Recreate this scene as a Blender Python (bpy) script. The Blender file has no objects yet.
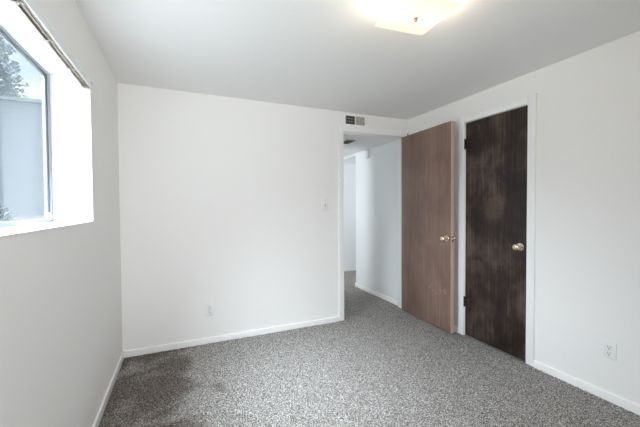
import bpy, bmesh, math, random
import numpy as np
from mathutils import Vector, Matrix

random.seed(7)
rng = np.random.default_rng(7)
SC = bpy.context.scene
COL = SC.collection
R = math.radians

# ------------------------------------------------------------------ camera
F_PX, YAW, PITCH, ROLL = 317.28, 23.6936, -1.298, -0.3441
CAM = Vector((0.4572, -3.0369, 1.2379))
cd = bpy.data.cameras.new('camera')
cd.sensor_fit = 'HORIZONTAL'
cd.sensor_width = 36.0
cd.lens = F_PX / 640 * 36.0
cd.clip_start = 0.02
cd.clip_end = 300
cam = bpy.data.objects.new('camera', cd)
COL.objects.link(cam)
yw, pt, rl = R(YAW), R(PITCH), R(ROLL)
fw = Vector((math.sin(yw) * math.cos(pt), math.cos(yw) * math.cos(pt), math.sin(pt)))
rt = Vector((math.cos(yw), -math.sin(yw), 0))
up = rt.cross(fw)
r2 = rt * math.cos(rl) + up * math.sin(rl)
u2 = -rt * math.sin(rl) + up * math.cos(rl)
m3 = Matrix((r2, u2, -fw)).transposed()
cam.matrix_world = Matrix.Translation(CAM) @ m3.to_4x4()
SC.camera = cam

# ------------------------------------------------------------------ world
wd = bpy.data.worlds.new('sky')
SC.world = wd
wd.use_nodes = True
nt = wd.node_tree
nt.nodes.clear()
wo = nt.nodes.new('ShaderNodeOutputWorld')
bg = nt.nodes.new('ShaderNodeBackground')
tc = nt.nodes.new('ShaderNodeTexCoord')
sep = nt.nodes.new('ShaderNodeSeparateXYZ')
nt.links.new(tc.outputs['Generated'], sep.inputs[0])
grad = nt.nodes.new('ShaderNodeValToRGB')
grad.color_ramp.elements[0].position = 0.0
grad.color_ramp.elements[0].color = (0.80, 0.88, 0.98, 1)
grad.color_ramp.elements[1].position = 0.7
grad.color_ramp.elements[1].color = (0.50, 0.68, 0.98, 1)
nt.links.new(sep.outputs['Z'], grad.inputs[0])
cl = nt.nodes.new('ShaderNodeTexNoise')
cl.inputs['Scale'].default_value = 4.0
cl.inputs['Detail'].default_value = 7.0
mp = nt.nodes.new('ShaderNodeMapping')
mp.inputs['Scale'].default_value = (1, 1, 2.2)
nt.links.new(tc.outputs['Generated'], mp.inputs[0])
nt.links.new(mp.outputs[0], cl.inputs['Vector'])
clr = nt.nodes.new('ShaderNodeValToRGB')
clr.color_ramp.elements[0].position = 0.36
clr.color_ramp.elements[1].position = 0.56
nt.links.new(cl.outputs['Fac'], clr.inputs[0])
mx = nt.nodes.new('ShaderNodeMixRGB')
mx.inputs[2].default_value = (1.0, 1.0, 1.0, 1)
nt.links.new(clr.outputs[0], mx.inputs[0])
nt.links.new(grad.outputs[0], mx.inputs[1])
nt.links.new(mx.outputs[0], bg.inputs['Color'])
bg.inputs['Strength'].default_value = 1.15
nt.links.new(bg.outputs[0], wo.inputs[0])

# ------------------------------------------------------------------ lights
def light(name, kind, loc, energy, color, direction=None, **kw):
    d = bpy.data.lights.new(name, kind)
    d.energy = energy
    d.color = color
    for k, v in kw.items():
        setattr(d, k, v)
    o = bpy.data.objects.new(name, d)
    COL.objects.link(o)
    o.location = loc
    if direction is not None:
        o.rotation_euler = Vector(direction).to_track_quat('-Z', 'Y').to_euler()
    return o

# added unseen disc lamps outdoors, standing in for bright sky at the side window
light('steep_sky_lamp', 'AREA', (-2.05, -2.30, 5.20), 3700.0, (0.91, 0.965, 1.0), (0.44, 0.20, -0.875), shape='DISK', size=4.2)
light('slant_sky_lamp', 'AREA', (-3.5, -2.0, 4.0), 1500.0, (0.92, 0.965, 1.0), (0.80, 0.14, -0.58), shape='DISK', size=4.2)
# added fill lamp behind the viewpoint, set in an added window
light('rear_fill_lamp', 'AREA', (0.65, -3.77, 1.5), 25.0, (0.93, 0.97, 1.0), (0.14, 1, -0.19), shape='RECTANGLE', size=1.0, size_y=0.8, spread=R(110))
# daylight from the rooms off the hallway
light('hallway_daylight', 'AREA', (0.75, 1.45, 1.45), 29.0, (0.88, 0.94, 1.0), (1, 0.0, -0.05), shape='RECTANGLE', size=0.32, size_y=1.3)
light('side_room_daylight', 'AREA', (4.75, 1.5, 1.4), 17.0, (0.88, 0.95, 1.0), (-1, 0.2, -0.05), shape='RECTANGLE', size=1.0, size_y=1.3)

SC.view_settings.view_transform = 'Standard'
SC.view_settings.look = 'None'
SC.view_settings.gamma = 1.0
SC.view_settings.use_curve_mapping = False
SC.view_settings.exposure = -0.30
try:
    SC.cycles.use_denoising = True
    SC.cycles.max_bounces = 14
    SC.cycles.diffuse_bounces = 8
    SC.cycles.transparent_max_bounces = 16
    SC.cycles.sample_clamp_indirect = 6.0
except Exception:
    pass

# ------------------------------------------------------------------ helpers
def srgb(r, g, b):
    def f(c):
        c /= 255.0
        return c / 12.92 if c <= 0.04045 else ((c + 0.055) / 1.055) ** 2.4
    return (f(r), f(g), f(b), 1.0)

def new_mat(name):
    m = bpy.data.materials.new(name)
    m.use_nodes = True
    n = m.node_tree
    b = n.nodes['Principled BSDF']
    return m, n, b

def plain(name, col, rough=0.5, metal=0.0, bump=0.0, scale=200.0, var=0.03):
    m, n, b = new_mat(name)
    b.inputs['Roughness'].default_value = rough
    b.inputs['Metallic'].default_value = metal
    t = n.nodes.new('ShaderNodeTexCoord')
    no = n.nodes.new('ShaderNodeTexNoise')
    no.inputs['Scale'].default_value = scale
    no.inputs['Detail'].default_value = 3.0
    n.links.new(t.outputs['Object'], no.inputs['Vector'])
    cr = n.nodes.new('ShaderNodeValToRGB')
    cr.color_ramp.elements[0].position = 0.3
    cr.color_ramp.elements[1].position = 0.7
    cr.color_ramp.elements[0].color = tuple(c * (1 - var) for c in col[:3]) + (1,)
    cr.color_ramp.elements[1].color = tuple(min(1, c * (1 + var)) for c in col[:3]) + (1,)
    n.links.new(no.outputs['Fac'], cr.inputs[0])
    n.links.new(cr.outputs[0], b.inputs['Base Color'])
    if bump:
        bp = n.nodes.new('ShaderNodeBump')
        bp.inputs['Strength'].default_value = bump
        bp.inputs['Distance'].default_value = 0.002
        n.links.new(no.outputs['Fac'], bp.inputs['Height'])
        n.links.new(bp.outputs[0], b.inputs['Normal'])
    return m

def wood(name, dark, mid, light_, blotch, grain_w, rough, seed, scratch=0.0):
    """Vertical flat-sawn veneer: fine grain along Z, wider bands and blotchy wear."""
    m, n, b = new_mat(name)
    b.inputs['Roughness'].default_value = rough
    b.inputs['Specular IOR Level'].default_value = 0.3
    L = n.links.new
    t = n.nodes.new('ShaderNodeTexCoord')
    def noise(scale, sx, sy, sz, detail, rough_=0.6, dist=0.0):
        mpn = n.nodes.new('ShaderNodeMapping')
        mpn.inputs['Location'].default_value = (seed, seed * 0.3, seed * 0.7)
        mpn.inputs['Scale'].default_value = (sx, sy, sz)
        L(t.outputs['Object'], mpn.inputs[0])
        no = n.nodes.new('ShaderNodeTexNoise')
        no.inputs['Scale'].default_value = scale
        no.inputs['Detail'].default_value = detail
        no.inputs['Roughness'].default_value = rough_
        no.inputs['Distortion'].default_value = dist
        L(mpn.outputs[0], no.inputs['Vector'])
        return no.outputs['Fac']
    def mth(op, a, bb):
        k = n.nodes.new('ShaderNodeMath')
        k.operation = op
        for i, v in enumerate((a, bb)):
            if isinstance(v, (int, float)):
                k.inputs[i].default_value = v
            else:
                L(v, k.inputs[i])
        return k.outputs[0]
    fine = noise(60, 1, 1, 0.035, 4)
    band = noise(5, 1, 1, 0.05, 2, 0.4)
    blot = noise(3.2, 1, 1, 0.8, 5, 0.65, 0.3)
    f = mth('ADD', mth('MULTIPLY', mth('SUBTRACT', fine, 0.5), grain_w),
            mth('ADD', mth('MULTIPLY', mth('SUBTRACT', band, 0.5), grain_w * 1.1),
                mth('MULTIPLY', mth('SUBTRACT', blot, 0.5), blotch)))
    f = mth('ADD', f, 0.5)
    cr = n.nodes.new('ShaderNodeValToRGB')
    cr.color_ramp.elements[0].position = 0.15
    cr.color_ramp.elements[0].color = dark
    cr.color_ramp.elements[1].position = 0.85
    cr.color_ramp.elements[1].color = light_
    e = cr.color_ramp.elements.new(0.5)
    e.color = mid
    L(f, cr.inputs[0])
    out = cr.outputs[0]
    if scratch:
        # a patch of pale scuffs under the knob (object space, metres)
        sp = n.nodes.new('ShaderNodeSeparateXYZ')
        L(t.outputs['Object'], sp.inputs[0])
        dx = mth('DIVIDE', mth('SUBTRACT', sp.outputs['X'], 0.60), 0.13)
        dz = mth('DIVIDE', mth('SUBTRACT', sp.outputs['Z'], 0.40), 0.06)
        d2 = mth('ADD', mth('MULTIPLY', dx, dx), mth('MULTIPLY', dz, dz))
        mask = mth('LESS_THAN', d2, 1.0)
        sc = noise(34, 1, 1, 1.4, 3, 0.7, 1.0)
        hit = mth('MULTIPLY', mth('GREATER_THAN', sc, 0.57), mask)
        mxn = n.nodes.new('ShaderNodeMixRGB')
        mxn.inputs[2].default_value = srgb(184, 164, 150)
        L(mth('MULTIPLY', hit, scratch), mxn.inputs[0])
        L(out, mxn.inputs[1])
        out = mxn.outputs[0]
    L(out, b.inputs['Base Color'])
    bp = n.nodes.new('ShaderNodeBump')
    bp.inputs['Strength'].default_value = 0.12
    bp.inputs['Distance'].default_value = 0.001
    L(fine, bp.inputs['Height'])
    L(bp.outputs[0], b.inputs['Normal'])
    return m

M = {}
M['wall'] = plain('wall_paint', (0.86, 0.846, 0.828, 1), 0.6, 0, 0.25, 260, 0.012)
M['ceiling'] = plain('ceiling_paint', (0.91, 0.905, 0.89, 1), 0.75, 0, 0.25, 200, 0.015)
M['hallwall'] = plain('hallway_paint', (0.83, 0.85, 0.85, 1), 0.6, 0, 0.2, 260, 0.012)
M['trim'] = plain('trim_gloss_paint', (0.93, 0.925, 0.915, 1), 0.35, 0, 0.1, 80, 0.012)
M['casing'] = plain('casing_paint', (0.88, 0.875, 0.865, 1), 0.35, 0, 0.1, 80, 0.012)
M['plate'] = plain('white_plastic', (0.84, 0.84, 0.83, 1), 0.35, 0, 0, 60, 0.01)
M['slot'] = plain('dark_slot', (0.05, 0.05, 0.05, 1), 0.6)
M['grey'] = plain('grey_plastic', (0.34, 0.34, 0.33, 1), 0.4)
M['grey_box'] = plain('pale_grey_plastic', srgb(212, 215, 215), 0.5)
M['brass'] = plain('polished_brass', (0.84, 0.71, 0.56, 1), 0.18, 1.0, 0, 90, 0.05)
M['pewter'] = plain('finial_metal', (0.42, 0.38, 0.31, 1), 0.3, 0.9)
M['alu'] = plain('window_aluminium', (0.30, 0.34, 0.38, 1), 0.45, 0.2, 0.1, 120, 0.05)
M['alu_white'] = plain('white_sash_metal', (0.30, 0.33, 0.36, 1), 0.35, 0.2, 0.1, 120, 0.03)
M['alu_dark'] = plain('window_gasket', (0.10, 0.11, 0.13, 1), 0.5, 0.1)
M['rail'] = plain('aged_rail_metal', srgb(150, 140, 130), 0.5, 0.25, 0.3, 60, 0.18)
M['rail_white'] = plain('white_rail_lip', (0.85, 0.87, 0.86, 1), 0.35)
M['iron'] = plain('blackened_hinge', (0.03, 0.028, 0.026, 1), 0.45, 0.6)
M['vent'] = plain('vent_enamel', srgb(196, 188, 180), 0.45, 0.1)
M['louver_dark'] = plain('dark_louver_enamel', srgb(92, 92, 86), 0.5)
M['vent_dark'] = plain('vent_dark_backing', (0.035, 0.03, 0.028, 1), 0.8)  # flat dark sheet painted to stand for the shade inside the vents
M['door'] = wood('brown_veneer', srgb(92, 72, 62), srgb(122, 99, 88), srgb(146, 122, 110), 0.7, 0.6, 0.42, 3.1, 0.4)
M['door_edge'] = wood('raw_door_edge', srgb(176, 150, 132), srgb(198, 174, 156), srgb(216, 194, 176), 0.3, 0.6, 0.6, 9.4)
M['closet'] = wood('espresso_stain', srgb(18, 13, 12), srgb(48, 38, 34), srgb(98, 82, 74), 1.45, 0.6, 0.40, 5.7)
M['siding'] = plain('pale_blue_siding', (0.27, 0.305, 0.325, 1), 0.7)
M['roof'] = plain('grey_shingle', (0.27, 0.31, 0.33, 1), 0.9, 0, 0.3, 30, 0.2)
M['leaf'] = plain('conifer_needles', (0.30, 0.385, 0.40, 1), 0.8, 0, 0, 5, 0.35)  # pale blue haze of the view is mixed into the needle colour
M['weed'] = plain('dark_weed_leaf', (0.020, 0.028, 0.030, 1), 0.8, 0, 0, 5, 0.3)
M['bark'] = plain('bark', (0.12, 0.09, 0.07, 1), 0.9, 0, 0.4, 20, 0.3)
M['ground'] = plain('dry_ground', (0.34, 0.34, 0.32, 1), 0.95, 0, 0.3, 8, 0.25)
M['outer'] = plain('outer_wall', (0.55, 0.56, 0.57, 1), 0.8)

def carpet_mat():
    m, n, b = new_mat('cut_pile_carpet')
    L = n.links.new
    b.inputs['Roughness'].default_value = 0.95
    b.inputs['Specular IOR Level'].default_value = 0.1
    t = n.nodes.new('ShaderNodeTexCoord')
    n1 = n.nodes.new('ShaderNodeTexNoise')
    n1.inputs['Scale'].default_value = 170
    n1.inputs['Detail'].default_value = 4
    n1.inputs['Roughness'].default_value = 0.75
    L(t.outputs['Object'], n1.inputs['Vector'])
    cr = n.nodes.new('ShaderNodeValToRGB')
    cr.color_ramp.elements[0].position = 0.39
    cr.color_ramp.elements[0].color = srgb(54, 50, 48)
    cr.color_ramp.elements[1].position = 0.61
    cr.color_ramp.elements[1].color = srgb(214, 210, 206)
    e = cr.color_ramp.elements.new(0.5)
    e.color = srgb(127, 122, 118)
    L(n1.outputs['Fac'], cr.inputs[0])
    # brushed-nap edges, with shade painted in along the left wall
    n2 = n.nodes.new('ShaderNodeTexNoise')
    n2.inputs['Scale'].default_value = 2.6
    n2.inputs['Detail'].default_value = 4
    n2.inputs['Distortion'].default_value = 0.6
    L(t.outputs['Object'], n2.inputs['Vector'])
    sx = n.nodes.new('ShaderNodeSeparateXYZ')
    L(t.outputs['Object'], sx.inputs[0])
    ma = n.nodes.new('ShaderNodeMath')          # dark strip under the window: nap marks plus sill shade in the colour
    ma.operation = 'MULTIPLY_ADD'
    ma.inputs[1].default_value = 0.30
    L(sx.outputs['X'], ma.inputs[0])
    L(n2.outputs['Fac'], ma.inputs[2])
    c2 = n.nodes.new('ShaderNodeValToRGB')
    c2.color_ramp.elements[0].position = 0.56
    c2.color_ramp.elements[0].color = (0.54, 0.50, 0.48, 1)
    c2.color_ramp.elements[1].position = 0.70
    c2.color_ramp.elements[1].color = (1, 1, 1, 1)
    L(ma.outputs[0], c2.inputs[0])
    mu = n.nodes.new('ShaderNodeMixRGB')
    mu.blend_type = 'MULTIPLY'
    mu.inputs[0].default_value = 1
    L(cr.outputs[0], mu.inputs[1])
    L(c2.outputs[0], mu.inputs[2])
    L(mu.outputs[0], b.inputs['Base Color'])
    return m
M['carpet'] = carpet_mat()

def hazy_pane():
    m = bpy.data.materials.new('dusty_window_glass')
    m.use_nodes = True
    n = m.node_tree
    n.nodes.clear()
    L = n.links.new
    out = n.nodes.new('ShaderNodeOutputMaterial')
    tr = n.nodes.new('ShaderNodeBsdfTransparent')
    tr.inputs[0].default_value = (0.93, 0.97, 1.0, 1)
    tl = n.nodes.new('ShaderNodeBsdfTranslucent')
    tl.inputs[0].default_value = (0.72, 0.84, 0.93, 1)
    gl = n.nodes.new('ShaderNodeBsdfGlossy')
    gl.inputs['Roughness'].default_value = 0.03
    t = n.nodes.new('ShaderNodeTexCoord')
    no = n.nodes.new('ShaderNodeTexNoise')
    no.inputs['Scale'].default_value = 14
    no.inputs['Detail'].default_value = 5
    L(t.outputs['Object'], no.inputs['Vector'])
    mr = n.nodes.new('ShaderNodeMapRange')
    mr.inputs['To Min'].default_value = 0.006
    mr.inputs['To Max'].default_value = 0.012
    L(no.outputs['Fac'], mr.inputs['Value'])
    a = n.nodes.new('ShaderNodeMixShader')
    L(mr.outputs[0], a.inputs[0])
    L(tr.outputs[0], a.inputs[1])
    L(tl.outputs[0], a.inputs[2])
    fr = n.nodes.new('ShaderNodeFresnel')
    fr.inputs['IOR'].default_value = 1.25
    ge = n.nodes.new('ShaderNodeNewGeometry')
    fm = n.nodes.new('ShaderNodeMath')          # reflect on the outer side of each face only
    fm.operation = 'MULTIPLY'
    inv = n.nodes.new('ShaderNodeMath')
    inv.operation = 'SUBTRACT'
    inv.inputs[0].default_value = 1.0
    L(ge.outputs['Backfacing'], inv.inputs[1])
    L(fr.outputs[0], fm.inputs[0])
    L(inv.outputs[0], fm.inputs[1])
    c = n.nodes.new('ShaderNodeMixShader')
    L(fm.outputs[0], c.inputs[0])
    L(a.outputs[0], c.inputs[1])
    L(gl.outputs[0], c.inputs[2])
    L(c.outputs[0], out.inputs[0])
    return m
M['pane'] = hazy_pane()

def shade_mat():
    m, n, b = new_mat('frosted_lamp_glass')
    L = n.links.new
    b.inputs['Base Color'].default_value = (0.92, 0.89, 0.82, 1)
    b.inputs['Roughness'].default_value = 0.3
    tl = n.nodes.new('ShaderNodeBsdfTranslucent')
    tl.inputs[0].default_value = (0.85, 0.83, 0.79, 1)
    em = n.nodes.new('ShaderNodeEmission')
    em.inputs[0].default_value = (1.0, 0.92, 0.80, 1)
    em.inputs[1].default_value = 0.22
    mxs = n.nodes.new('ShaderNodeMixShader')
    mxs.inputs[0].default_value = 0.55
    L(b.outputs[0], mxs.inputs[1])
    L(tl.outputs[0], mxs.inputs[2])
    ad = n.nodes.new('ShaderNodeAddShader')
    L(mxs.outputs[0], ad.inputs[0])
    L(em.outputs[0], ad.inputs[1])
    L(ad.outputs[0], n.nodes['Material Output'].inputs[0])
    return m
M['shade'] = shade_mat()

def bulb_mat():
    m, n, b = new_mat('lit_bulb')
    b.inputs['Base Color'].default_value = (1, 0.95, 0.85, 1)
    b.inputs['Emission Color'].default_value = (1.0, 0.90, 0.76, 1)
    b.inputs['Emission Strength'].default_value = 4.0
    return m
M['bulb'] = bulb_mat()

# --- mesh helpers
def add_box(bm, lo, hi, bevel=0.0, mat=None):
    v = []
    r = bmesh.ops.create_cube(bm, size=1.0)
    vs = r['verts']
    c = [(a + b) / 2 for a, b in zip(lo, hi)]
    s = [abs(b - a) for a, b in zip(lo, hi)]
    for q in vs:
        q.co = Vector((c[0] + q.co.x * s[0], c[1] + q.co.y * s[1], c[2] + q.co.z * s[2]))
    if mat is not None:
        for q in vs:
            q.co = mat @ q.co
    if bevel:
        es = list({e for q in vs for e in q.link_edges})
        bmesh.ops.bevel(bm, geom=es, offset=bevel, segments=2, affect='EDGES', profile=0.6)

def add_lathe(bm, prof, origin, axis, seg=24):
    """prof: list of (radius, distance along axis)."""
    ax = Vector(axis).normalized()
    q = ax.to_track_quat('Z', 'Y').to_matrix()
    o = Vector(origin)
    rings = []
    for r, h in prof:
        ring = []
        for i in range(seg):
            a = 2 * math.pi * i / seg
            ring.append(bm.verts.new(o + q @ Vector((max(r, 1e-5) * math.cos(a), max(r, 1e-5) * math.sin(a), h))))
        rings.append(ring)
    for a, b in zip(rings, rings[1:]):
        for i in range(seg):
            j = (i + 1) % seg
            bm.faces.new((a[i], a[j], b[j], b[i]))
    bm.faces.new(rings[0][::-1])
    bm.faces.new(rings[-1])

def obj(name, bm, mat, parent=None, smooth=False):
    me = bpy.data.meshes.new(name)
    bmesh.ops.recalc_face_normals(bm, faces=bm.faces)
    bm.to_mesh(me)
    bm.free()
    me.materials.append(mat)
    if smooth:
        for p in me.polygons:
            p.use_smooth = True
        try:
            me.set_sharp_from_angle(angle=R(35))
        except Exception:
            pass
    o = bpy.data.objects.new(name, me)
    COL.objects.link(o)
    if parent is not None:
        o.parent = parent
    return o

def boxes(name, lst, mat, parent=None, bevel=0.0):
    bm = bmesh.new()
    for lo, hi in lst:
        add_box(bm, lo, hi, bevel)
    return obj(name, bm, mat, parent, smooth=bool(bevel))

def tag(o, label=None, cat=None, group=None, kind=None):
    if label: o['label'] = label
    if cat: o['category'] = cat
    if group: o['group'] = group
    if kind: o['kind'] = kind
    return o

def empty(name, loc, rz=0.0):
    o = bpy.data.objects.new(name, None)
    COL.objects.link(o)
    o.location = loc
    o.rotation_euler = (0, 0, rz)
    o.empty_display_size = 0.1
    return o

# ------------------------------------------------------------------ room shell
W, H = 2.9218, 2.2493
YF = -3.75                     # wall behind the camera
TB = 0.11                      # back wall thickness
DX0, DX1, DZ = 2.0688, 2.875, 2.04       # doorway to the hallway
CY0, CY1, CZ = -0.8397, -1.4268, 2.0116  # closet doorway (far, near)
WY0, WY1, WZ0, WZ1 = -0.868, -2.02, 1.158, 1.957   # window opening
WX = -0.18                     # inner face of the window frame

def carpet_floor():
    """Carpet as a fine grid of tufts with uneven tops."""
    step = 0.0085
    x0, x1, y0, y1 = -0.02, W + 0.02, YF, 0.02
    nx, ny = int((x1 - x0) / step), int((y1 - y0) / step)
    X, Y = np.meshgrid(np.linspace(x0, x1, nx), np.linspace(y0, y1, ny))
    j = rng.uniform(-0.3, 0.3, (2, ny, nx)) * step
    Z = rng.uniform(-0.0065, 0.0, (ny, nx))
    co = np.stack([X + j[0], Y + j[1], Z], -1).reshape(-1, 3)
    idx = np.arange(nx * ny).reshape(ny, nx)
    quads = np.stack([idx[:-1, :-1], idx[:-1, 1:], idx[1:, 1:], idx[1:, :-1]], -1).reshape(-1, 4)
    return co, quads

def grid_obj(name, co, quads, mat):
    me = bpy.data.meshes.new(name)
    me.vertices.add(len(co))
    me.vertices.foreach_set('co', co.astype(np.float32).ravel())
    me.loops.add(quads.size)
    me.loops.foreach_set('vertex_index', quads.astype(np.int32).ravel())
    me.polygons.add(len(quads))
    me.polygons.foreach_set('loop_start', np.arange(0, quads.size, 4, dtype=np.int32))
    me.polygons.foreach_set('loop_total', np.full(len(quads), 4, dtype=np.int32))
    me.update(calc_edges=True)
    me.validate()
    me.polygons.foreach_set('use_smooth', np.ones(len(quads), dtype=bool))
    me.materials.append(mat)
    o = bpy.data.objects.new(name, me)
    COL.objects.link(o)
    return o

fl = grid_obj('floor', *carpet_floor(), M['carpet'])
tag(fl, 'speckled grey cut pile carpet covering the bedroom floor', 'floor', kind='structure')
tag(boxes('floor_hallway', [((0.5, 0.02, -0.05), (5.0, 2.4, -0.003))], M['carpet']),
    'speckled grey carpet seen through the doorway in the hallway', 'floor', kind='structure')
tag(boxes('floor_slab', [((-0.3, YF - 0.1, -0.2), (W + 0.9, 0.02, -0.05))], M['outer']),
    'slab under the bedroom carpet', 'floor', kind='structure')

tag(boxes('ceiling', [((-0.3, YF - 0.1, H), (W + 0.9, TB, H + 0.1))], M['ceiling']),
    'flat white painted bedroom ceiling', 'ceiling', kind='structure')

# left wall with the window opening
XO = -0.200
tag(boxes('wall_left', [((XO, YF, -0.05), (0, TB, WZ0)), ((XO, YF, WZ1), (0, TB, H)),
                        ((XO, WY0, WZ0), (0, TB, WZ1)), ((XO, YF, WZ0), (0, WY1, WZ1))], M['wall']),
    'white left wall with the deep window recess', 'wall', kind='structure')
tag(boxes('wall_back', [((0, 0, -0.05), (DX0 - 0.015, TB, H)), ((DX0 - 0.015, 0, DZ + 0.015), (DX1 + 0.015, TB, H)),
                        ((DX1 + 0.015, 0, -0.05), (W, TB, H))], M['wall']),
    'white back wall with the doorway to the hallway', 'wall', kind='structure')
tag(boxes('wall_right', [((W, YF, -0.05), (W + 0.11, CY1 - 0.012, H)), ((W, CY1 - 0.012, CZ + 0.012), (W + 0.11, CY0 + 0.012, H)),
                         ((W, CY0 + 0.012, -0.05), (W + 0.11, TB, H))], M['wall']),
    'white right wall with the dark closet door', 'wall', kind='structure')
RX0, RX1, RZ0, RZ1 = 0.15, 1.15, 1.10, 1.90     # added opening for the fill lamp behind the viewpoint
tag(boxes('wall_front', [((-0.3, YF - 0.1, -0.05), (RX0, YF, H)), ((RX1, YF - 0.1, -0.05), (W + 0.9, YF, H)),
                         ((RX0, YF - 0.1, -0.05), (RX1, YF, RZ0)), ((RX0, YF - 0.1, RZ1), (RX1, YF, H))], M['wall']),
    'white wall behind the viewpoint', 'wall', kind='structure')
tag(boxes('wall_closet', [((W + 0.8, YF, -0.05), (W + 0.9, TB, H)), ((W + 0.11, -2.3, -0.05), (W + 0.8, -2.2, H)),
                          ((W + 0.11, 0.0, -0.05), (W + 0.8, TB, H))], M['wall']),
    'inside walls of the closet behind the dark door', 'wall', kind='structure')

# hallway
HC = 2.047
HOP = 1.21     # where the opening in the hallway's right side starts
tag(boxes('ceiling_hallway', [((0.5, TB, HC), (5.0, 2.4, HC + 0.1))], M['ceiling']),
    'low white hallway ceiling seen through the doorway', 'ceiling', kind='structure')
tag(boxes('wall_hallway_right', [((W, TB, -0.05), (W + 0.11, HOP, HC)), ((W, HOP, 2.005), (W + 0.11, 2.28, HC))], M['hallwall']),
    'pale hallway wall beside the open brown door', 'wall', kind='structure')
tag(boxes('wall_hallway_end', [((0.5, 2.28, -0.05), (5.0, 2.4, HC))], M['hallwall']),
    'pale far wall of the hallway', 'wall', kind='structure')
tag(boxes('wall_hallway_left', [((1.85, TB, -0.05), (1.95, 1.1, HC)), ((0.5, TB, -0.05), (0.6, 2.28, HC))], M['hallwall']),  # unseen; near part added and cut short to block the hallway light
    'hallway wall hidden left of the doorway', 'wall', kind='structure')
tag(boxes('wall_side_room', [((4.9, TB, -0.05), (5.0, 2.28, HC)), ((W + 0.9, 0.0, -0.05), (5.0, TB, HC))], M['hallwall']),
    'walls of the room beyond the hallway opening', 'wall', kind='structure')

# ------------------------------------------------------------------ trim
BH, BT = 0.051, 0.012
def base(name, lst, label):
    tag(boxes(name, lst, M['trim'], bevel=0.003), label, 'baseboard', kind='structure')
base('baseboard_left', [((0, YF, -0.006), (BT, 0, BH))], 'white baseboard along the left wall under the window')
base('baseboard_back', [((BT, -BT, -0.006), (DX0 - 0.066, 0, BH))], 'white baseboard along the back wall')
base('baseboard_right', [((W - BT, YF, -0.006), (W, CY1 - 0.066, BH)), ((W - BT, CY0 + 0.072, -0.006), (W, -0.014, BH))],
     'white baseboard along the right wall')
base('baseboard_hallway', [((W - BT, TB, -0.006), (W, HOP, BH)), ((W - 0.01, HOP, -0.006), (W + 0.112, HOP + BT, BH)),
                           ((1.95, 2.268, -0.006), (4.9, 2.28, BH))],
     'white baseboard along the hallway walls')

# doorway lining and casing (hallway)
CT = 0.014
tag(boxes('trim_1', [((DX0 - 0.064, -CT, 0), (DX0 - 0.004, 0, DZ + 0.062)),
                     ((DX0 - 0.004, -CT, DZ + 0.004), (W - 0.001, 0, DZ + 0.062)),
                     ((DX1 + 0.004, -CT, 0), (W - 0.001, 0, DZ + 0.004)),
                     ((DX0 - 0.015, -0.004, 0), (DX0, TB + 0.004, DZ + 0.015)),
                     ((DX1, -0.004, 0), (DX1 + 0.015, TB + 0.004, DZ + 0.015)),
                     ((DX0, -0.004, DZ), (DX1, TB + 0.004, DZ + 0.015)),
                     ((DX0, 0.042, 0), (DX0 + 0.010, 0.075, DZ)),
                     ((DX0, 0.042, DZ - 0.010), (DX1, 0.075, DZ))], M['casing'], bevel=0.002),
    'white door casing and jamb around the hallway doorway', 'door casing', kind='structure')
tag(boxes('trim_2', [((W - CT, CY0 + 0.006, 0), (W, CY0 + 0.070, CZ + 0.066)),
                     ((W - CT, CY1 - 0.066, 0), (W, CY1 - 0.006, CZ + 0.066)),
                     ((W - CT, CY1 - 0.006, CZ + 0.006), (W, CY0 + 0.006, CZ + 0.066)),
                     ((W - 0.004, CY0 + 0.001, 0), (W + 0.114, CY0 + 0.012, CZ + 0.012)),
                     ((W - 0.004, CY1 - 0.012, 0), (W + 0.114, CY1 - 0.001, CZ + 0.012)),
                     ((W - 0.004, CY1 - 0.001, CZ + 0.001), (W + 0.114, CY0 + 0.001, CZ + 0.012))], M['casing'], bevel=0.002),
    'white door casing around the dark closet door', 'door casing', kind='structure')

# ------------------------------------------------------------------ doors
KNOB = [(0.0, -0.0005), (0.031, -0.0005), (0.032, 0.003), (0.029, 0.007), (0.020, 0.009), (0.012, 0.012), (0.011, 0.026),
        (0.015, 0.031), (0.022, 0.037), (0.0265, 0.046), (0.027, 0.053), (0.024, 0.060), (0.016, 0.065), (0.008, 0.066), (0.007, 0.063), (0.0, 0.063)]
def knob(parent, origin, axis):
    bm = bmesh.new()
    add_lathe(bm, KNOB[6:], origin, axis, 28)
    k = obj('door_knob', bm, M['brass'], parent, True)
    bm = bmesh.new()
    add_lathe(bm, KNOB[:7], origin, axis, 28)
    obj('rosette', bm, M['brass'], k, True)
    return k

def hinge(parent, x, y, z, h=0.09, r=0.0065, leaf=None):
    bm = bmesh.new()
    add_lathe(bm, [(0, -h / 2 - 0.006), (r * 0.7, -h / 2 - 0.004), (r, -h / 2), (r, -h / 6), (r * 0.85, -h / 6 + 0.001), (r, -h / 6 + 0.002),
                   (r, h / 6), (r * 0.85, h / 6 + 0.001), (r, h / 6 + 0.002), (r, h / 2), (r * 0.7, h / 2 + 0.004), (0, h / 2 + 0.006)],
              (x, y, z), (0, 0, 1), 14)
    if leaf:
        add_box(bm, (leaf[0], leaf[1], z - h / 2), (leaf[2], leaf[3], z + h / 2), 0.0005)
    return obj('hinge', bm, M['iron'], parent, True)

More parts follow.
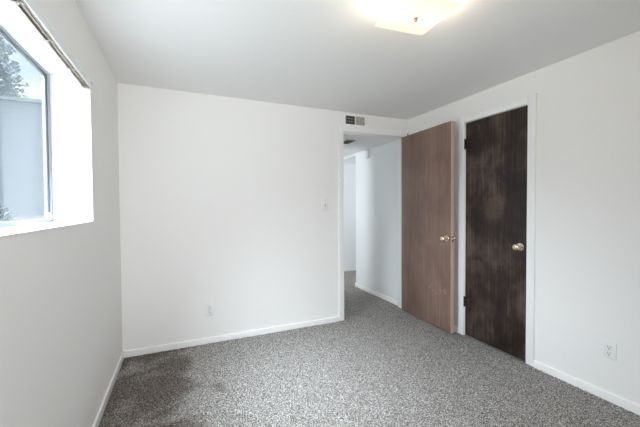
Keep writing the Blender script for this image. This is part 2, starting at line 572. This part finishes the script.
# the open door: hinged at the doorway's right side, swung back along the right wall
d1 = empty('door_1', (2.8367, -0.002, 0), R(-92.55))
tag(d1, 'open brown wood veneer door swung into the room', 'door', kind='structure')
DW, DT, DB, DTOP = 0.7815, 0.043, 0.0125, 2.036
bm = bmesh.new()
add_box(bm, (0, 0, DB), (DW - 0.002, DT, DTOP), 0.0015)
obj('door_panel', bm, M['door'], d1, True)
bm = bmesh.new()
add_box(bm, (DW - 0.0025, 0.001, DB), (DW, DT - 0.001, DTOP - 0.0005), 0.0008)
tag(obj('edge_strip', bm, M['door_edge'], d1, True), 'pale worn wood edge of the door')
knob(d1, (DW - 0.057, 0.0, 0.918), (0, -1, 0))
knob(d1, (DW - 0.057, DT, 0.918), (0, 1, 0))
bm = bmesh.new()
add_box(bm, (DW - 0.0002, 0.009, 0.890), (DW + 0.0016, 0.034, 0.946), 0.0005)
lp = obj('latch_plate', bm, M['brass'], d1, True)
bm = bmesh.new()
add_box(bm, (DW + 0.001, 0.016, 0.910), (DW + 0.011, 0.027, 0.926), 0.002)
obj('latch_bolt', bm, M['brass'], lp, True)
for z in (0.25, 1.82):
    hinge(d1, -0.001, DT + 0.004, z)
bm = bmesh.new()   # small dark stop screwed to the top of the door
add_lathe(bm, [(0, 0), (0.010, 0), (0.010, 0.006), (0.006, 0.008), (0.006, 0.018), (0.009, 0.021), (0.009, 0.027), (0, 0.029)], (0.10, 0.017, DTOP - 0.0005), (0, 0, 1), 14)
tag(obj('top_stop', bm, M['iron'], d1, True), 'small dark stop on the top edge')

# the closet door
d2 = empty('door_2', (W + 0.004, CY0, 0), 0)
tag(d2, 'closed dark espresso stained closet door in the right wall', 'door', kind='structure')
bm = bmesh.new()
add_box(bm, (0, CY1 - CY0 + 0.0025, 0.008), (0.035, -0.0025, CZ - 0.003), 0.0015)
obj('door_panel', bm, M['closet'], d2, True)
knob(d2, (0, -0.530, 0.905), (-1, 0, 0))
for z in (0.325, 1.815):
    hinge(d2, -0.009, 0.002, z, 0.09, 0.007, (-0.005, -0.006, 0.001, 0.010))

# ------------------------------------------------------------------ window
wn = empty('window_1', (WX, (WY0 + WY1) / 2, WZ0), 0)
tag(wn, 'sliding aluminium window with hazy panes in the left wall', 'window', kind='structure')
wy0, wy1 = WY0 - wn.location.y, WY1 - wn.location.y     # local: + far, - near
hz = WZ1 - WZ0
FX = 0.027    # frame depth outwards
def fbox(lst, name, mat, parent, bevel=0.0015):
    return boxes(name, lst, mat, parent, bevel)
FS, FBOT, FTOP = 0.026, 0.014, 0.010
fbox([((-FX, wy0 - FS, 0), (0, wy0, hz)), ((-FX, wy1, 0), (0, wy1 + FS, hz)),
      ((-FX, wy1 + FS, 0), (0, wy0 - FS, FBOT)), ((-FX, wy1 + FS, hz - FTOP), (0, wy0 - FS, hz)),
      ((-0.030, wy1 + FS, FBOT), (-0.027, wy0 - FS, FBOT + 0.005))],
     'window_frame', M['alu'], wn)
fbox([((-0.028, wy0 - FS - 0.005, FBOT), (-0.004, wy0 - FS, hz - FTOP)), ((-0.028, wy1 + FS, FBOT), (-0.004, wy1 + FS + 0.005, hz - FTOP)),
      ((-0.028, wy1 + FS, hz - FTOP - 0.003), (-0.008, wy0 - FS, hz - FTOP))], 'weather_strip', M['alu_dark'], wn, 0)
def sash(ya, yb, x):
    st, zb, zt = 0.012, FBOT + 0.001, hz - FTOP - 0.003
    s = fbox([((x - 0.009, yb - st, zb), (x, yb, zt)), ((x - 0.009, ya, zb), (x, ya + st, zt)),
              ((x - 0.009, ya + st, zb), (x, yb - st, zb + 0.014)), ((x - 0.009, ya + st, zt - 0.010), (x, yb - st, zt))],
             'sash', M['alu_white'], wn)
    g = 0.0035
    fbox([((x - 0.003, yb - st - g, zb + 0.014), (x + 0.001, yb - st, zt - 0.010)), ((x - 0.003, ya + st, zb + 0.014), (x + 0.001, ya + st + g, zt - 0.010)),
          ((x - 0.003, ya + st + g, zb + 0.014), (x - 0.001, yb - st - g, zb + 0.014 + g)), ((x - 0.003, ya + st + g, zt - 0.010 - g), (x + 0.001, yb - st - g, zt - 0.010))],
         'gasket', M['alu_dark'], s, 0)
    boxes('pane', [((x - 0.006, ya + st, zb + 0.012), (x - 0.004, yb - st, zt - 0.008))], M['pane'], s)
    return s
mid = 0.022
sA = sash(mid - 0.02, wy0 - FS - 0.006, -0.008)
sB = sash(wy1 + FS + 0.006, mid + 0.02, -0.033)
fbox([((-0.0075, wy0 - 0.068, 0.016), (0.006, wy0 - 0.036, 0.044)), ((-0.0065, wy0 - 0.060, 0.044), (0.002, wy0 - 0.046, 0.056))], 'sash_lock', M['rail_white'], sA, 0.002)

tag(boxes('window_sill', [((WX - 0.001, WY1 + 0.001, WZ0), (0.003, WY0 - 0.001, WZ0 + 0.004))], M['trim'], bevel=0.001),
    'white painted sill at the bottom of the window recess', 'window sill', kind='structure')

w2 = boxes('added_window_frame', [((RX0, YF - 0.09, RZ0), (RX0 + 0.03, YF - 0.04, RZ1)), ((RX1 - 0.03, YF - 0.09, RZ0), (RX1, YF - 0.04, RZ1)),
                       ((RX0 + 0.03, YF - 0.09, RZ0), (RX1 - 0.03, YF - 0.04, RZ0 + 0.03)), ((RX0 + 0.03, YF - 0.09, RZ1 - 0.03), (RX1 - 0.03, YF - 0.04, RZ1)),
                       ((0.63, YF - 0.09, RZ0 + 0.03), (0.67, YF - 0.04, RZ1 - 0.03))], M['alu'])
tag(w2, 'added window frame around the fill lamp behind the viewpoint', 'window', kind='structure')

# blind headrail without its slats, fixed under the top of the recess
hr = empty('blind_headrail', (0, -1.45, 1.905), 0)
tag(hr, 'bare grey metal blind headrail across the top of the window recess', 'blind rail')
ya, yb = -0.56, 0.572
bm = bmesh.new()
add_box(bm, (-0.0305, ya, 0.0), (-0.0290, yb, 0.036), 0)
add_box(bm, (-0.0290, ya, 0.010), (0.0080, yb, 0.0115), 0)
add_box(bm, (-0.0290, ya, 0.0), (-0.0240, yb, 0.0015), 0)
add_box(bm, (-0.0120, ya, 0.004), (-0.0100, yb, 0.010), 0)
add_box(bm, (0.0040, ya, 0.0), (0.0080, yb, 0.0015), 0)
add_box(bm, (-0.0305, yb, -0.001), (0.0105, yb + 0.002, 0.038), 0)
obj('rail_channel', bm, M['rail'], hr)
bm = bmesh.new()
add_box(bm, (0.0080, ya, -0.001), (0.0100, yb, 0.030), 0.0006)
add_box(bm, (-0.020, ya, 0.0370), (0.0060, yb + 0.001, 0.0515), 0.001)
tag(obj('rail_lip', bm, M['rail_white'], hr, True), 'white front lip')
for y in (0.545, 0.30, 0.02, -0.24, -0.50):
    bm = bmesh.new()
    add_box(bm, (-0.032, y - 0.006, -0.003), (0.004, y + 0.006, -0.0002), 0.001)
    add_box(bm, (-0.034, y - 0.006, -0.003), (-0.0308, y + 0.006, 0.020), 0.001)
    add_box(bm, (-0.020, y - 0.004, -0.008), (-0.012, y + 0.004, -0.002), 0.001)
    obj('clip', bm, M['rail'], hr, True)

# ------------------------------------------------------------------ ceiling light
LX, LY, LZ = 1.513, -1.800, 2.160
lt = empty('ceiling_light', (LX, LY, H), R(-5))
tag(lt, 'lit square frosted glass ceiling light with a centre finial', 'ceiling light')
bm = bmesh.new()
add_lathe(bm, [(0, 0), (0.115, 0), (0.120, -0.004), (0.120, -0.020), (0.112, -0.024), (0, -0.024)], (0, 0, 0), (0, 0, 1), 40)
obj('canopy', bm, M['plate'], lt, True)
def bent_glass():
    bm = bmesh.new()
    n, a, th = 22, 0.143, 0.004
    def z(u, v):
        r = max(abs(u), abs(v))
        rr = math.hypot(u, v)
        s = -0.013 + 0.010 * r ** 2 + 0.003 * max(0.0, rr - 0.9)
        return (LZ - H) + s
    top, bot = {}, {}
    for i in range(n + 1):
        for j in range(n + 1):
            u, v = -1 + 2 * i / n, -1 + 2 * j / n
            bot[i, j] = bm.verts.new((u * a, v * a, z(u, v)))
            top[i, j] = bm.verts.new((u * a, v * a, z(u, v) + th))
    for i in range(n):
        for j in range(n):
            bm.faces.new((bot[i, j], bot[i, j + 1], bot[i + 1, j + 1], bot[i + 1, j]))
            bm.faces.new((top[i, j], top[i + 1, j], top[i + 1, j + 1], top[i, j + 1]))
    for k in range(n):
        bm.faces.new((bot[k, 0], bot[k + 1, 0], top[k + 1, 0], top[k, 0]))
        bm.faces.new((bot[k, n], top[k, n], top[k + 1, n], bot[k + 1, n]))
        bm.faces.new((bot[0, k], top[0, k], top[0, k + 1], bot[0, k + 1]))
        bm.faces.new((bot[n, k], bot[n, k + 1], top[n, k + 1], top[n, k]))
    return bm
obj('glass_shade', bent_glass(), M['shade'], lt, True)
zc = LZ - H - 0.013
bm = bmesh.new()
add_lathe(bm, [(0.003, -zc - 0.03), (0.003, 0.002), (0.003, -0.001), (0.010, -0.002), (0.0105, -0.005), (0.006, -0.008), (0.0075, -0.012), (0.0065, -0.017), (0, -0.019)],
          (0, 0, zc), (0, 0, 1), 18)
obj('finial', bm, M['pewter'], lt, True)
for s in (-1, 1):
    bm = bmesh.new()
    add_lathe(bm, [(0.0, -0.012), (0.013, -0.012), (0.013, 0.010), (0.018, 0.020), (0.026, 0.034), (0.029, 0.047), (0.026, 0.060), (0.016, 0.071), (0.0, 0.075)],
              (s * 0.030, 0, -0.052), (s, 0, 0), 20)
    b = obj('bulb', bm, M['bulb'], lt, True)
    ld = bpy.data.lights.new('bulb_glow', 'POINT')
    ld.energy = 6.5
    ld.color = (1.0, 0.83, 0.63)
    ld.shadow_soft_size = 0.03
    lo = bpy.data.objects.new('bulb_glow', ld)
    COL.objects.link(lo)
    lo.parent = lt
    lo.location = (s * 0.100, 0, -0.078)

# ------------------------------------------------------------------ vents, switch, outlets
def wall_vent():
    x0, x1, z0, z1 = 2.082, 2.350, 2.112, 2.229
    e = empty('air_vent', (x0, 0, z0))
    tag(e, 'small metal air vent on the back wall above the doorway', 'air vent')
    w, h = x1 - x0, z1 - z0
    boxes('dark_backing', [((0.006, -0.0015, 0.012), (w - 0.006, -0.0005, h - 0.012))], M['vent_dark'], e)
    fw_ = 0.013
    boxes('vent_frame', [((0, -0.006, 0), (fw_, 0, h)), ((w - fw_, -0.006, 0), (w, 0, h)),
                         ((fw_, -0.006, 0), (w - fw_, 0, fw_)), ((fw_, -0.006, h - fw_), (w - fw_, 0, h)),
                         ((w / 2 - 0.004, -0.006, fw_), (w / 2 + 0.004, 0, h - fw_))], M['trim'], e, 0.0015)
    for side, x_a, x_b, ang in (('l', fw_, w / 2 - 0.004, R(-30)), ('r', w / 2 + 0.004, w - fw_, R(40))):
        k = 6
        for i in range(k):
            xc = x_a + (i + 0.5) * (x_b - x_a) / k
            bm = bmesh.new()
            mt = Matrix.Translation((xc, -0.0075, h / 2)) @ Matrix.Rotation(ang, 4, 'Z')
            add_box(bm, (-0.0008, -0.007, -(h / 2 - fw_)), (0.0008, 0.007, h / 2 - fw_), 0, mt)
            obj('louver', bm, M['vent'], e)
    for i in (1, 2):
        zc_ = fw_ + i * (h - 2 * fw_) / 3
        boxes('cross_bar', [((fw_, -0.004, zc_ - 0.0012), (w - fw_, -0.002, zc_ + 0.0012))], M['vent'], e)
    bm = bmesh.new()
    add_box(bm, (w - 0.003, -0.017, h * 0.40), (w + 0.008, -0.005, h * 0.46), 0.001)
    obj('damper_lever', bm, M['vent'], e, True)
wall_vent()

def hall_vent():
    e = empty('air_vent', (2.375, 0.46, HC))
    tag(e, 'dark slotted vent in the low hallway ceiling beyond the doorway', 'air vent')
    a, b = 0.062, 0.105
    boxes('vent_frame', [((-a, -b, -0.008), (-a + 0.014, b, 0)), ((a - 0.014, -b, -0.008), (a, b, 0)),
                         ((-a + 0.014, -b, -0.008), (a - 0.014, -b + 0.014, 0)), ((-a + 0.014, b - 0.014, -0.008), (a - 0.014, b, 0))], M['vent'], e, 0.001)
    boxes('dark_backing', [((-a + 0.01, -b + 0.01, -0.0015), (a - 0.01, b - 0.01, -0.0005))], M['vent_dark'], e)
    for i in range(5):
        y = -b + 0.014 + (i + 0.5) * (2 * b - 0.028) / 5
        bm = bmesh.new()
        mt = Matrix.Translation((0, y, -0.010)) @ Matrix.Rotation(R(-50), 4, 'X')
        add_box(bm, (-a + 0.014, -0.010, -0.0008), (a - 0.014, 0.010, 0.0008), 0, mt)
        obj('louver', bm, M['louver_dark'], e)
    boxes('divider', [((-0.022, -b + 0.014, -0.011), (-0.018, b - 0.014, -0.002)), ((0.018, -b + 0.014, -0.011), (0.022, b - 0.014, -0.002))], M['vent'], e)
hall_vent()

def plate_xz(e, w, h, rot=None):
    bm = bmesh.new()
    add_box(bm, (-w / 2, -0.006, -h / 2), (w / 2, 0.0, h / 2), 0.0028)
    return obj('cover_plate', bm, M['plate'], e, True)

sw = empty('light_switch', (1.845, 0, 1.2515))
tag(sw, 'white light switch plate on the back wall left of the doorway', 'light switch')
plate_xz(sw, 0.076, 0.122)
bm = bmesh.new()
add_lathe(bm, [(0, 0), (0.019, 0), (0.019, 0.002), (0.0175, 0.003), (0, 0.003)], (0, -0.0055, 0.0), (0, -1, 0), 24)
obj('dial_ring', bm, M['trim'], sw, True)
bm = bmesh.new()
add_box(bm, (-0.0055, -0.018, -0.012), (0.0055, -0.007, 0.011), 0.002)
tag(obj('toggle', bm, M['grey'], sw, True), 'dark grey toggle')
for z in (-0.043, 0.043):
    bm = bmesh.new()
    add_lathe(bm, [(0, 0), (0.0035, 0), (0.003, 0.0015), (0, 0.002)], (0, -0.0055, z), (0, -1, 0), 10)
    obj('screw', bm, M['vent'], sw, True)

def outlet(loc, rz, label):
    e = empty('wall_outlet', loc, rz)
    tag(e, label, 'wall outlet', 'wall outlets')
    plate_xz(e, 0.070, 0.115)
    for z in (0.0195, -0.0195):
        bm = bmesh.new()
        add_lathe(bm, [(0, 0), (0.017, 0), (0.017, 0.0018), (0.0160, 0.0028), (0, 0.0028)], (0, -0.0055, z), (0, -1, 0), 22)
        s = obj('socket', bm, M['plate'], e, True)
        boxes('slot', [((-0.0080, -0.0092, z + 0.0005), (-0.0052, -0.0080, z + 0.0105))], M['slot'], s)
        boxes('slot', [((0.0052, -0.0092, z + 0.0015), (0.0080, -0.0080, z + 0.0095))], M['slot'], s)
        bm = bmesh.new()
        add_lathe(bm, [(0, 0), (0.0034, 0), (0.0034, 0.0012), (0, 0.0012)], (0, -0.0080, z - 0.0075), (0, -1, 0), 10)
        obj('ground_hole', bm, M['slot'], s)
    bm = bmesh.new()
    add_lathe(bm, [(0, 0), (0.0033, 0), (0.0028, 0.0015), (0, 0.002)], (0, -0.0055, 0), (0, -1, 0), 10)
    obj('screw', bm, M['vent'], e, True)
    return e
outlet((0.686, 0, 0.306), 0, 'white wall outlet low on the back wall left of the doorway')
outlet((W, -1.955, 0.318), R(-90), 'white wall outlet low on the right wall past the dark closet door')

# small box high on the hallway wall
bx = empty('door_chime', (W, 0.832, 1.978), R(-90))
tag(bx, 'small white box with grey sides high on the hallway wall', 'chime box')
bm = bmesh.new()
add_box(bm, (-0.036, -0.030, -0.064), (0.036, 0.0, 0.064), 0.004)
obj('housing', bm, M['grey_box'], bx, True)
bm = bmesh.new()
add_box(bm, (-0.020, -0.034, -0.048), (0.020, -0.0295, 0.048), 0.002)
obj('cover', bm, M['plate'], bx, True)

# ------------------------------------------------------------------ outdoors, seen through the hazy window
tag(boxes('ground', [((-60, -40, 0.9), (XO - 0.001, 60, 1.0))], M['ground']), 'ground outside the window', 'ground', kind='structure')

hs = empty('house', (-5.0, 11.5, 1.0))
tag(hs, 'pale blue house wall seen through the window', 'house')
bm = bmesh.new()
add_box(bm, (-7, 0, 0), (4.0, 2.2, 4.0))
for i in range(21):
    add_box(bm, (-7, -0.010, i * 0.187), (4.0, 0.0, i * 0.187 + 0.178), 0)
obj('siding_wall', bm, M['siding'], hs)
bm = bmesh.new()
pts = [(-0.25, 3.95), (1.10, 4.12), (2.45, 3.95), (2.45, 4.07), (1.10, 4.26), (-0.25, 4.07)]
a = [bm.verts.new((-7.3, y, z)) for y, z in pts]
b = [bm.verts.new((4.3, y, z)) for y, z in pts]
bm.faces.new(a); bm.faces.new(b[::-1])
for i in range(6):
    j = (i + 1) % 6
    bm.faces.new((a[i], b[i], b[j], a[j]))
obj('roof', bm, M['roof'], hs)

def foliage(n, fn, size, seed):
    r = random.Random(seed)
    bm = bmesh.new()
    for _ in range(n):
        c, s = fn(r)
        ax = Vector((r.gauss(0, 1), r.gauss(0, 1), r.gauss(0, 1))).normalized()
        o_ = ax.orthogonal().normalized() * size * s * r.uniform(0.6, 1.2)
        p_ = ax.cross(o_).normalized() * size * s * 0.4
        vs = [bm.verts.new(Vector(c) + d) for d in (-o_, p_, o_, -p_)]
        bm.faces.new(vs)
    return bm
def tree(x, y, h, rad, label, seed):
    e = empty('tree', (x, y, 1.0))
    tag(e, label, 'tree')
    def fn(r):
        t = r.random() ** 0.7
        z = h * (1 - t) * 0.97 + 0.5
        rr = rad * (0.12 + 0.88 * t) * math.sqrt(r.random()) * (0.85 + 0.15 * math.sin(z * 7))
        a = r.uniform(0, 6.283)
        return (rr * math.cos(a), rr * math.sin(a), z), 1.0
    obj('foliage', foliage(24000, fn, 0.20, seed), M['leaf'], e)
    bm = bmesh.new()
    add_lathe(bm, [(0.22, 0), (0.15, h * 0.5), (0.02, h * 0.98)], (0, 0, 0), (0, 0, 1), 12)
    obj('trunk', bm, M['bark'], e, True)
tree(-10.3, 19.9, 15.2, 4.9, 'tall tree rising behind the pale house outside the window', 3)
def shrub(x, y, h, label, seed):
    e = empty('shrub', (x, y, 1.0))
    tag(e, label, 'shrub')
    def fn(r):
        t = r.random()
        rr = 0.45 * h * (1 - t * 0.8) * math.sqrt(r.random())
        a = r.uniform(0, 6.283)
        return (rr * math.cos(a), rr * math.sin(a), h * t), 1.0
    obj('foliage', foliage(160, fn, 0.030, seed), M['weed'], e)
    bm = bmesh.new()
    add_lathe(bm, [(0.006, 0), (0.003, h * 0.9)], (0, 0, 0), (0, 0, 1), 8)
    obj('stem', bm, M['weed'], e)
shrub(-0.72, -0.03, 0.25, 'small dark weed outside the lower corner of the window', 11)
